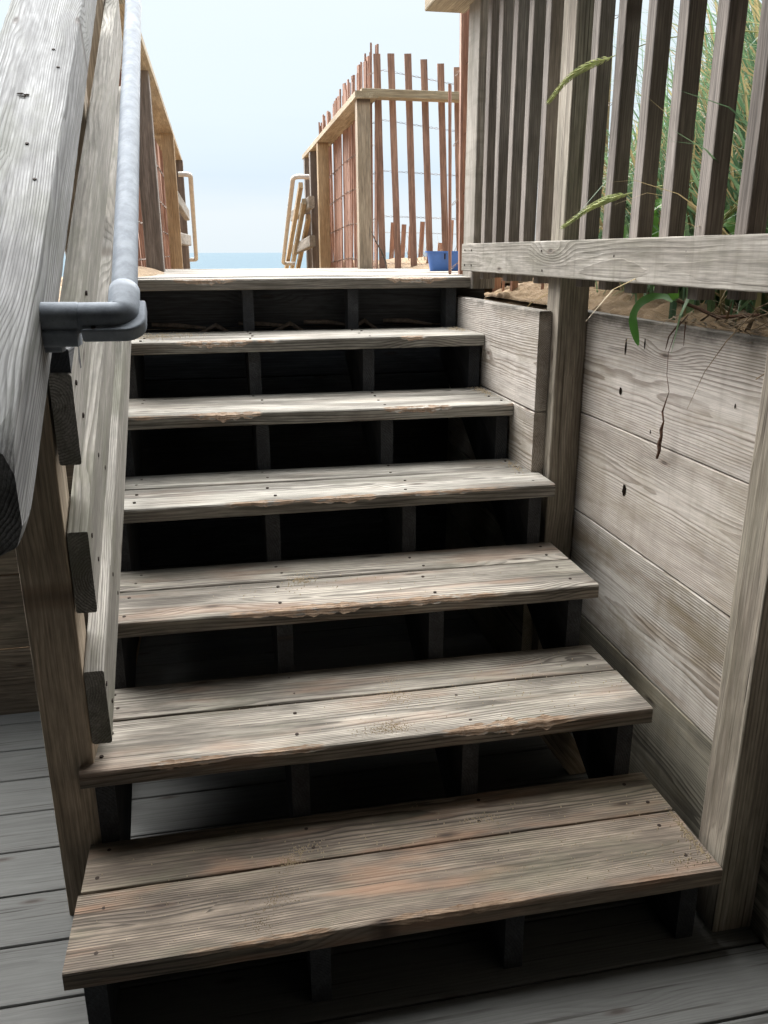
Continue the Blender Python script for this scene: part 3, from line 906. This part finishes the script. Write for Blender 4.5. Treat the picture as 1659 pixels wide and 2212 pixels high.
# cream plastic handrails of the beach stairs
def pvc(name, label, pts):
    mb = MB()
    P = [Vector(p) for p in pts]
    out = [P[0]]
    for i in range(1, len(P) - 1):
        a, b, c = P[i - 1], P[i], P[i + 1]
        r = min(.05, (a - b).length * .45, (c - b).length * .45)
        s_ = b + (a - b).normalized() * r; e_ = b + (c - b).normalized() * r
        for k in range(7):
            u = k / 6
            out.append(s_ * (1 - u) ** 2 + b * 2 * u * (1 - u) + e_ * u * u)
    out.append(P[-1])
    tube(mb, out, .018, 14)
    return tag(mb.build(name, M['pvc'], None, smooth=True), label, 'handrail', 'cream handrails of the beach stairs')
pvc('beach_handrail', 'cream plastic handrail loop left of the walkway opening', [(-.205, 5.62, 1.91), (-.116, 5.62, 1.91), (-.139, 7.0, 1.285), (-.20, 7.0, 1.285)])
pvc('beach_handrail', 'cream plastic handrail loop right of the walkway opening', [(.78, 5.62, 1.905), (.657, 5.62, 1.905), (.665, 7.0, 1.245), (.78, 7.0, 1.245)])
bs = empty('beach_stair_balustrade', (.78, 6.4, 1.2), 'tan slanting boards of the beach stair railing, right of the walkway opening', 'railing')
for i, (xa, xb) in enumerate(((.765, .735), (.80, .77), (.845, .80))):
    one('board', (xa, 6.1 + .10 * i, 1.88 - .12 * i), (xb, 7.8, 1.05 - .1 * i), (0, .5, .8), .05, .035, M['cap' if i == 1 else 'yellow'], bs, seg=.2)

# ------------------------------------------------------------------ blue bin on the landing
def bin_():
    root_loc = Vector((1.245, 3.13, lz(3.13) + .001))
    wx, wy, hh = .30, .21, .098
    ang = R(-14)
    def ringp(sx, sy, z, r, n=6):
        pts = []
        for (cx, cy, a0) in ((sx / 2 - r, sy / 2 - r, 0), (-sx / 2 + r, sy / 2 - r, 90), (-sx / 2 + r, -sy / 2 + r, 180), (sx / 2 - r, -sy / 2 + r, 270)):
            for i in range(n):
                a = R(a0 + 90 * i / (n - 1))
                pts.append(Vector((cx + r * math.cos(a), cy + r * math.sin(a), z)))
        return pts
    rings = [ringp(wx - .045, wy - .045, .0, .02), ringp(wx - .04, wy - .04, .004, .022), ringp(wx - .008, wy - .008, hh - .008, .028), ringp(wx + .012, wy + .012, hh - .007, .034),
             ringp(wx + .012, wy + .012, hh, .034), ringp(wx - .010, wy - .010, hh, .026), ringp(wx - .046, wy - .046, .006, .02)]
    rm = Matrix.Rotation(ang, 3, 'Z')
    vs = [root_loc + rm @ p for rg in rings for p in rg]
    n = len(rings[0])
    fs = [(k * n + i, k * n + (i + 1) % n, (k + 1) * n + (i + 1) % n, (k + 1) * n + i) for k in range(len(rings) - 1) for i in range(n)]
    fs.append(tuple(reversed(range(n)))); fs.append(tuple((len(rings) - 1) * n + i for i in range(n)))
    mb = MB(); mb.add(vs, fs)
    o = mb.build('plastic_tub', M['bin'], None, smooth=False, loc=root_loc)
    tag(o, 'small blue plastic tub on the landing beside the fence rail end', 'tub')
    nb = MB()
    c = root_loc + rm @ Vector((-.055, -wy / 2 + .001, hh - .026))
    board(nb, c + Vector((0, 0, -.014)), c + Vector((0, 0, .014)), (1, 0, 0), .006, .005, c=.001)
    nb.build('handle_slot', M['screw'], o)
bin_()

# ------------------------------------------------------------------ loose sand
def sand_pile(cx, cy, rx, ry, hh, zf, name='sand_drift', n=26):
    vs = []; fs = []
    for j in range(n + 1):
        for i in range(n + 1):
            u = i / n * 2 - 1; v = j / n * 2 - 1
            r = math.sqrt(u * u + v * v)
            e = 1 + .25 * mnoise.noise(Vector((math.atan2(v, u) * 1.5, cx, 1)))
            z = hh * max(-.1, 1 - (r / e) ** 1.6) + .006 * mnoise.noise(Vector((u * 5, v * 5, cx)))
            vs.append((cx + u * rx, cy + v * ry, zf(cy + v * ry) + z - .002 - (.02 if r > 1.1 else 0)))
    for j in range(n):
        for i in range(n):
            a = j * (n + 1) + i
            fs.append((a, a + 1, a + n + 2, a + n + 1))
    mb = MB(); mb.add(vs, fs)
    return tag(mb.build(name, M['sand'], None, smooth=True), kind='structure')
sand_pile(-.42, 3.1, .20, .95, .045, lz)
sand_pile(1.62, 3.9, .45, .55, .07, lz)
def grains(name, blobs, label):
    mb = MB()
    for (cx, cy, z, rx, ry, n) in blobs:
        k = int(round(z / h)) - 1
        for i in range(n):
            x = random.gauss(cx, rx); y = random.gauss(cy, ry)
            if not (k * d + .018 < y < k * d + .325 and -.29 < x < (W if k < 4 else Wi) - .004): continue
            s = random.uniform(.0009, .0021)
            mb.add([(x - s, y - s, z), (x + s, y - s, z), (x, y + s, z), (x, y, z + s * 1.6)], [(0, 1, 3), (1, 2, 3), (2, 0, 3)])
    return tag(mb.build(name, M['grain'], None), label, 'sand', kind='stuff')
Z1, Z2 = h + .0006, 2 * h + .002
grains('sand_grains', [(.08, .185, Z1, .016, .016, 190), (.047, .10, Z1, .026, .018, 300), (.018, .046, Z1, .016, .010, 110), (.11, .225, Z1, .02, .012, 60), (.497, .24, Z1, .03, .012, 60),
                       (.91, .10, Z1, .006, .045, 260), (.87, .03, Z1, .04, .02, 70), (.45, .12, Z1, .32, .08, 420), (-.1, .1, Z1, .15, .07, 60),
                       (.354, d + .225, Z2, .016, .018, 260), (.353, d + .17, Z2, .02, .02, 130), (.31, d + .04, Z2, .03, .012, 300), (.4, d + .15, Z2, .3, .09, 420),
                       (.175, 2 * d + .19, 3 * h + .001, .02, .02, 220), (.2, 2 * d + .14, 3 * h + .001, .2, .05, 80),
                       (-.2, 5 * d + .18, 6 * h + .001, .08, .06, 500), (.86, 5 * d + .2, 6 * h + .001, .02, .05, 200), (.87, 4 * d + .24, 5 * h + .001, .012, .05, 220), (.87, 3 * d + .22, 4 * h + .001, .01, .05, 120)],
       'pale sand grains scattered on the treads')

# ------------------------------------------------------------------ plants
def blade(mb, base, L, lean, az, w, tint, droop=.5, n=6):
    """a tapered arching grass blade"""
    dirh = Vector((math.cos(az), math.sin(az), 0)); sd_ = Vector((-math.sin(az), math.cos(az), 0))
    p = Vector(base); vs = []
    a = lean
    for i in range(n + 1):
        u = i / n
        ww = w * (1 - u ** 1.7) * .5 + .0003
        vs += [p - sd_ * ww, p + dirh * ww * .35 + sd_ * 0, p + sd_ * ww]
        a = lean + droop * u * u
        p = p + (dirh * math.sin(a) + Vector((0, 0, 1)) * math.cos(a)) * (L / n)
    fs = []
    for i in range(n):
        b = i * 3
        fs += [(b, b + 1, b + 4, b + 3), (b + 1, b + 2, b + 5, b + 4)]
    mb.add(vs, fs, None, [tint] * len(vs))
gm = MB()
rg = random.Random(3)
clumps = []
for i in range(520):
    x = 1.24 + rg.random() ** 1.3 * 2.4; y = rg.uniform(.12, 3.1)
    if x < 1.30 and y > .9: continue
    if y > 1.35 and x < 1.42: continue
    if y > 2.0 and x < 1.75: continue
    if y > 2.3 and x < 2.3: continue
    clumps.append((x, y))
for (x, y) in clumps:
    z = GH(x, y) - .02
    for b in range(rg.randint(30, 50)):
        L = rg.uniform(.25, .85) * (1 if x > 1.5 else .75) * (.8 if y > 1.2 else 1)
        dead = rg.random()
        tint = rg.uniform(0, .75) if dead > .24 else rg.uniform(.9, 1)
        blade(gm, (x + rg.gauss(0, .05), y + rg.gauss(0, .05), z), L, abs(rg.gauss(.2, .35)), rg.uniform(0, 6.283), rg.uniform(.009, .022), tint, rg.uniform(.3, 2.3))
for i in range(150):         # low tangled growth close behind the pickets
    x = rg.uniform(1.26, 1.95); y = rg.uniform(.9, 2.3) if rg.random() < .6 else rg.uniform(.3, 1.2)
    if x < 1.35 + (y - 1.2) * .35: continue
    z = GH(x, y)
    for b in range(34):
        blade(gm, (x + rg.gauss(0, .05), y + rg.gauss(0, .05), z), rg.uniform(.2, .55), abs(rg.gauss(.45, .4)), rg.uniform(0, 6.283), rg.uniform(.009, .020), rg.uniform(0, .8) if rg.random() < .7 else .95, rg.uniform(.5, 2.6))
for i in range(130):         # taller tufts further back on the dune
    x = rg.uniform(1.75, 3.2); y = rg.uniform(.6, 3.2)
    if x < 1.55 + (y - .6) * .42: continue
    z = GH(x, y)
    for b in range(42):
        blade(gm, (x + rg.gauss(0, .07), y + rg.gauss(0, .07), z), rg.uniform(.5, 1.15), abs(rg.gauss(.25, .25)), rg.uniform(0, 6.283), rg.uniform(.012, .024), rg.uniform(0, .8) if rg.random() < .8 else .95, rg.uniform(.3, 2.0))
for i in range(70):          # seed stalks standing up in the mass
    x = rg.uniform(1.4, 2.8); y = rg.uniform(-.2, 2.8)
    z = GH(x, y)
    blade(gm, (x, y, z), rg.uniform(.9, 1.35), rg.uniform(0, .25), rg.uniform(0, 6.28), .003, .5, .4)
tag(gm.build('beach_grass', M['grass'], None, attr='tint'), 'long arching green beach grass on the dune behind the pickets', 'grass', kind='stuff')

# dead grass and litter at the wall top
lm = MB()
for i in range(1300):
    x = 1.05 + rg.random() ** 1.5 * .45; y = rg.uniform(-.35, .70) - rg.random() * .25
    z = GH(max(x, 1.1), y) + rg.uniform(0, .025)
    blade(lm, (x, y, z), rg.uniform(.03, .15), rg.uniform(1.1, 1.8), rg.uniform(0, 6.28), rg.uniform(.002, .007), rg.random(), rg.uniform(-.3, .6), 4)
tag(lm.build('plant_litter', M['litter'], None, attr='tint'), 'dark dead stems and roots matted on the sand at the wall top', 'litter', kind='stuff')
lm = MB()
for i in range(60):
    x = rg.uniform(1.35, 1.75); y = rg.uniform(4.3, 5.6)
    blade(lm, (x, y, 1.24), rg.uniform(.1, .35), rg.uniform(.5, 1.5), rg.uniform(0, 6.28), .004, rg.random(), rg.uniform(0, .5), 4)
for i in range(16):
    x = rg.uniform(.98, 1.15); y = rg.uniform(1.2, 2.2)
    blade(lm, (x, y, GH(x, y) + .012), rg.uniform(.1, .3), 1.5, rg.uniform(0, 6.28), .004, rg.random(), .0, 4)
tag(lm.build('dry_straw', M['straw'], None, attr='tint'), 'dry straw scattered on the sand beyond the fences', 'straw', kind='stuff')

def stalk(name, label, pts, head_from, tint=.4):
    """arching stalk with a plump spiky seed head over its last part"""
    root = empty(name, pts[0], label, 'grass stalk', 'green seed heads poking through the fence')
    P = [Vector(p) for p in pts]
    def cr_(t):
        n = len(P) - 1; i = min(int(t * n), n - 1); u = t * n - i
        p0 = P[max(0, i - 1)]; p1 = P[i]; p2 = P[i + 1]; p3 = P[min(n, i + 2)]
        return .5 * ((2 * p1) + (p2 - p0) * u + (2 * p0 - 5 * p1 + 4 * p2 - p3) * u * u + (3 * p1 - p0 - 3 * p2 + p3) * u ** 3)
    mb = MB(); tube(mb, [cr_(i / 24) for i in range(25)], .0013, 6); mb.wn = [tint] * len(mb.v)
    mb.build('stem', M['seed'], root, attr='tint')
    mb = MB()
    N = 40
    for i in range(N):
        t = head_from + (1 - head_from) * i / N
        p = cr_(t); q = cr_(min(1, t + .02)); dd = (q - p).normalized() if (q - p).length > 0 else dd
        u = i / N
        Ls = .030 * (1 - .5 * u) * (.6 + .4 * math.sin(min(1, u * 5) * 1.57))
        for k in range(3):
            az = (i % 2) * math.pi + (k - 1) * 1.1 + rg.uniform(-.25, .25)
            a = dd.cross(Vector((.35, .9, .2))).normalized(); b = dd.cross(a)
            out = a * math.cos(az) + b * math.sin(az)
            e = p + dd * Ls + out * Ls * .36
            m_ = p + dd * Ls * .42 + out * Ls * .20
            sd_ = dd.cross(out).normalized() * Ls * .075
            mb.add([p, m_ + sd_, e, m_ - sd_, m_ + out * Ls * .10], [(0, 1, 4), (1, 2, 4), (2, 3, 4), (3, 0, 4), (0, 3, 2, 1)], None, [rg.uniform(.0, .8)] * 5)
    mb.build('seed_head', M['seed'], root, attr='tint')
stalk('grass_stalk', 'arching green seed head poking out between pickets at mid height, upper of two', [(1.5, .45, 1.5), (1.25, .55, 1.76), (1.05, .68, 1.80), (.935, .80, 1.778), (.885, .90, 1.757), (.86, .977, 1.712)], .60)
stalk('grass_stalk', 'green seed head poking out between pickets just above the bottom rail, lower of two', [(1.5, .5, 1.32), (1.3, .55, 1.49), (1.08, .61, 1.50), (.94, .675, 1.475), (.90, .765, 1.453), (.87, .866, 1.409)], .60)
stalk('grass_stalk', 'pale green seed head drooping behind the pickets near the bottom rail', [(1.6, .5, 1.45), (1.4, .45, 1.62), (1.22, .50, 1.56), (1.15, .52, 1.48), (1.10, .54, 1.41)], .55, .7)
for i in range(7):
    x = 1.55 + .18 * i; y = 1.0 + .2 * (i % 4)
    stalk('grass_stalk', 'tall upright seed head standing in the beach grass against the sky', [(x, y, 1.5), (x + .02, y, 1.9), (x + .03, y + .02, 2.25), (x + .05, y + .03, 2.55)], .72, .5)

def leaf(mb, base, L, w, az, lean, droop, tint, n=10, twist=0):
    dirh = Vector((math.cos(az), math.sin(az), 0)); sd0 = Vector((-math.sin(az), math.cos(az), 0))
    p = Vector(base); vs = []
    for i in range(n + 1):
        u = i / n
        a = lean + droop * u
        ww = w * .5 * math.sin(math.pi * min(1, .06 + u * .94) ** .8) ** .8 + .0006
        nm = dirh * -math.cos(a) + Vector((0, 0, 1)) * math.sin(a)
        rp = .12 * w * math.sin(u * 17)
        vs += [p - sd0 * ww + nm * rp, p - nm * ww * .3, p + sd0 * ww - nm * rp]
        p = p + (dirh * math.sin(a) + Vector((0, 0, 1)) * math.cos(a)) * (L / n)
    fs = []
    for i in range(n):
        b = i * 3
        fs += [(b, b + 1, b + 4, b + 3), (b + 1, b + 2, b + 5, b + 4)]
    mb.add(vs, fs, None, [tint] * len(vs))
def weed(name, label, base, leaves, stem=None):
    root = empty(name, base, label, 'weed', 'broad-leaved weeds at the fence foot')
    for (b, L, w, az, lean, droop, tint) in leaves:
        mb = MB(); leaf(mb, b, L, w, R(az), lean, droop, tint)
        mb.build('leaf', M['leaf'], root, smooth=True, attr='tint')
    if stem:
        mb = MB(); tube(mb, stem, .004, 8); mb.build('stem', M['root'], root)
def ribbon(mb, pts, w, tint, n=14, fold=.18):
    """leaf along a path, its face turned up and outwards (towards -x)"""
    P = [Vector(p) for p in pts]
    def at_(t):
        m = len(P) - 1; i = min(int(t * m), m - 1); u = t * m - i
        p0 = P[max(0, i - 1)]; p1 = P[i]; p2 = P[i + 1]; p3 = P[min(m, i + 2)]
        return .5 * ((2 * p1) + (p2 - p0) * u + (2 * p0 - 5 * p1 + 4 * p2 - p3) * u * u + (3 * p1 - p0 - 3 * p2 + p3) * u ** 3)
    vs = []
    for i in range(n + 1):
        t = i / n; p = at_(t); q = at_(min(1, t + .01)); r_ = at_(max(0, t - .01))
        dd = (q - r_).normalized()
        side = dd.cross(Vector((-.6, -.55, .5))).normalized()
        nm = side.cross(dd)
        ww = w * .5 * math.sin(math.pi * (.05 + .93 * t)) ** .7 + .0004
        rp = .10 * w * math.sin(t * 14)
        vs += [p - side * ww + nm * (fold * ww + rp), p, p + side * ww + nm * (fold * ww - rp)]
    fs = []
    for i in range(n):
        b = i * 3
        fs += [(b, b + 1, b + 4, b + 3), (b + 1, b + 2, b + 5, b + 4)]
    mb.add(vs, fs, None, [tint] * len(vs))
def weed(name, label, base, leaves, stem=None):
    root = empty(name, base, label, 'weed', 'broad-leaved weeds at the fence foot')
    for (pts, w, tint) in leaves:
        mb = MB(); ribbon(mb, pts, w, tint)
        mb.build('leaf', M['leaf'], root, smooth=True, attr='tint')
    if stem:
        mb = MB(); tube(mb, stem, .004, 8); mb.build('stem', M['root'], root)
weed('hanging_weed', 'green weed with one long leaf drooping over the wall edge', (1.03, .56, 1.235),
     [([(1.02, .555, 1.245), (1.0, .60, 1.252), (.985, .65, 1.235), (.98, .674, 1.20), (.985, .665, 1.16), (.99, .655, 1.135)], .022, .15),
      ([(1.02, .56, 1.245), (1.01, .565, 1.275), (1.01, .575, 1.30)], .026, .6), ([(1.02, .575, 1.24), (1.01, .625, 1.262), (1.01, .64, 1.275)], .012, .5)],
     [(1.02, .56, 1.245), (1.06, .53, 1.228), (1.09, .50, 1.21), (1.14, .42, 1.22)])
weed('broadleaf_weed', 'bright broad-leaved weed just above the bottom rail between the right-hand pickets', (1.16, .95, 1.33),
     [([(1.18, .95, 1.36), (1.15, .93, 1.42), (1.14, .89, 1.46), (1.13, .84, 1.455)], .05, .7), ([(1.18, .92, 1.34), (1.15, .97, 1.40), (1.13, 1.02, 1.405), (1.12, 1.07, 1.38)], .05, .5),
      ([(1.18, .90, 1.34), (1.16, .85, 1.40), (1.15, .80, 1.41), (1.14, .76, 1.38)], .045, .6), ([(1.18, .95, 1.34), (1.16, 1.0, 1.37), (1.15, 1.08, 1.40), (1.14, 1.12, 1.40)], .03, .4)])
weed('broadleaf_weed', 'bright broad-leaved weed at the right edge of the picture, beside the last picket', (1.18, .5, 1.33),
     [([(1.18, .50, 1.34), (1.15, .48, 1.42), (1.14, .44, 1.46), (1.13, .39, 1.45)], .05, .7), ([(1.18, .50, 1.33), (1.15, .53, 1.39), (1.13, .57, 1.42), (1.12, .60, 1.40)], .045, .5),
      ([(1.18, .52, 1.34), (1.16, .52, 1.45), (1.15, .50, 1.52), (1.14, .47, 1.55)], .045, .4), ([(1.18, .48, 1.34), (1.16, .42, 1.38), (1.15, .37, 1.38)], .045, .65)])

# hanging root and straws over the wall
mb = MB()
pts = [(1.03, .52, 1.215), (1.012, .53, 1.185), (1.006, .545, 1.13), (1.005, .54, 1.08), (1.003, .52, 1.045), (1.003, .530, 1.02), (1.002, .538, .995), (1.0, .525, .975), (1.0, .532, .955), (1.0, .528, .94), (1.0, .535, .92), (1.0, .531, .905), (.999, .537, .885)]
rad = [.0012, .0009, .0007, .0007, .0009, .0014, .0024, .002, .0042, .0034, .0052, .0040, .003]
tube(mb, pts, rad, 7)
tube(mb, [(1.02, .53, 1.20), (1.012, .56, 1.165), (1.01, .565, 1.135)], [.0022, .0018, .0008], 6)
tube(mb, [(1.02, .51, 1.20), (1.014, .50, 1.175), (1.012, .495, 1.15)], [.002, .0014, .0006], 6)
tag(mb.build('hanging_root', M['root'], None, loc=(1.0, .53, 1.05)), 'thin dark dried root hanging down the retaining wall planks', 'root')
def straw(label, pts, r=.0012):
    mb = MB(); tube(mb, pts, [r, r, r, r * .6, r * .3][:len(pts)], 5)
    tag(mb.build('straw_stem', M['straw'], None, loc=pts[0]), label, 'straw')
straw('long dry straw arching down across the retaining wall, right of the hanging root', [(1.10, .05, 1.36), (.99, .22, 1.25), (.985, .30, 1.18), (.99, .37, 1.11), (1.0, .435, 1.02)])
straw('short dry straw sticking out from the litter above the longer straw', [(1.12, .10, 1.30), (1.0, .24, 1.23), (.99, .30, 1.205)])
straw('dry straw lying down the wall close to the right front post', [(1.06, .06, 1.2), (1.0, .16, 1.15), (.99, .20, 1.12)])
mb = MB()
tube(mb, [(.975, 4.05, 1.47), (1.0, 4.04, 1.41), (1.03, 4.03, 1.36), (1.055, 4.02, 1.30), (1.06, 4.0, 1.252)], [.002, .004, .005, .006, .005], 7)
tube(mb, [(1.045, 4.03, 1.325), (1.025, 4.0, 1.318), (1.015, 3.98, 1.322)], [.004, .003, .001], 6)
tag(mb.build('dead_twig', M['twig'], None, loc=(1.06, 4.0, 1.25)), 'crooked dead twig leaning on the landing beside the corner post', 'twig')

# ------------------------------------------------------------------ left back wall of the lower deck
bw = empty('back_wall', (-1.5, 1.23, 0), 'brown horizontal plank wall at the back of the lower deck, left of the stairs', 'wall')
zz = 0
for i in range(5):
    one('plank', (-3.2, 1.232, zz + .1), (-.34, 1.232, zz + .1), (0, 0, 1), .232, .036, M['backwall'], bw, seg=.2, off=(i * 9.1, .03, .05 + .01 * i), c=.004)
    zz += .236
# unseen deck and walls, added around the camera to shade the lower stairs
HZ, HY = 2.35, 0.32
hd = empty('shade_deck', (0, -2.2, HZ), 'unseen plank deck added overhead to shade the foot of the stairs', 'deck')
mb = MB()
yy = HY
while yy > -4.4:
    board(mb, (-3.4, yy, HZ + .2), (3.4, yy, HZ + .2), (0, 1, 0), .138, .038, c=.003, seg=1.0)
    yy -= .1385
mb.build('deck_boards', M['dark'], hd)
one('edge_beam', (-3.4, HY + .09, HZ + .08), (3.4, HY + .09, HZ + .08), (0, 0, 1), .24, .04, M['dark'], hd, seg=.5)
for x in (-1.42, 1.42):
    one('support_post', (x, -.3, -.1), (x, -.3, HZ), (0, 1, 0), .14, .14, M['dark'], hd, seg=.5)
hw = empty('shade_wall', (0, -2.6, 0), 'unseen board walls added behind and beside the viewer to block light', 'wall')
mb = MB()
for i in range(19):
    board(mb, (-3.4, -2.6, .0 + i * .15), (3.4, -2.6, .0 + i * .15), (0, 0, 1), .1495, .03, c=.003, seg=1.0)
    board(mb, (-1.4, -2.5, .05 + i * .15), (-1.4, .75, .05 + i * .15), (0, 0, 1), .1495, .03, c=.003, seg=1.0)
    if i > 7: board(mb, (1.3, -2.5, .05 + i * .15), (1.3, .08, .05 + i * .15), (0, 0, 1), .1495, .03, c=.003, seg=1.0)
mb.build('cladding', M['dark'], hw)
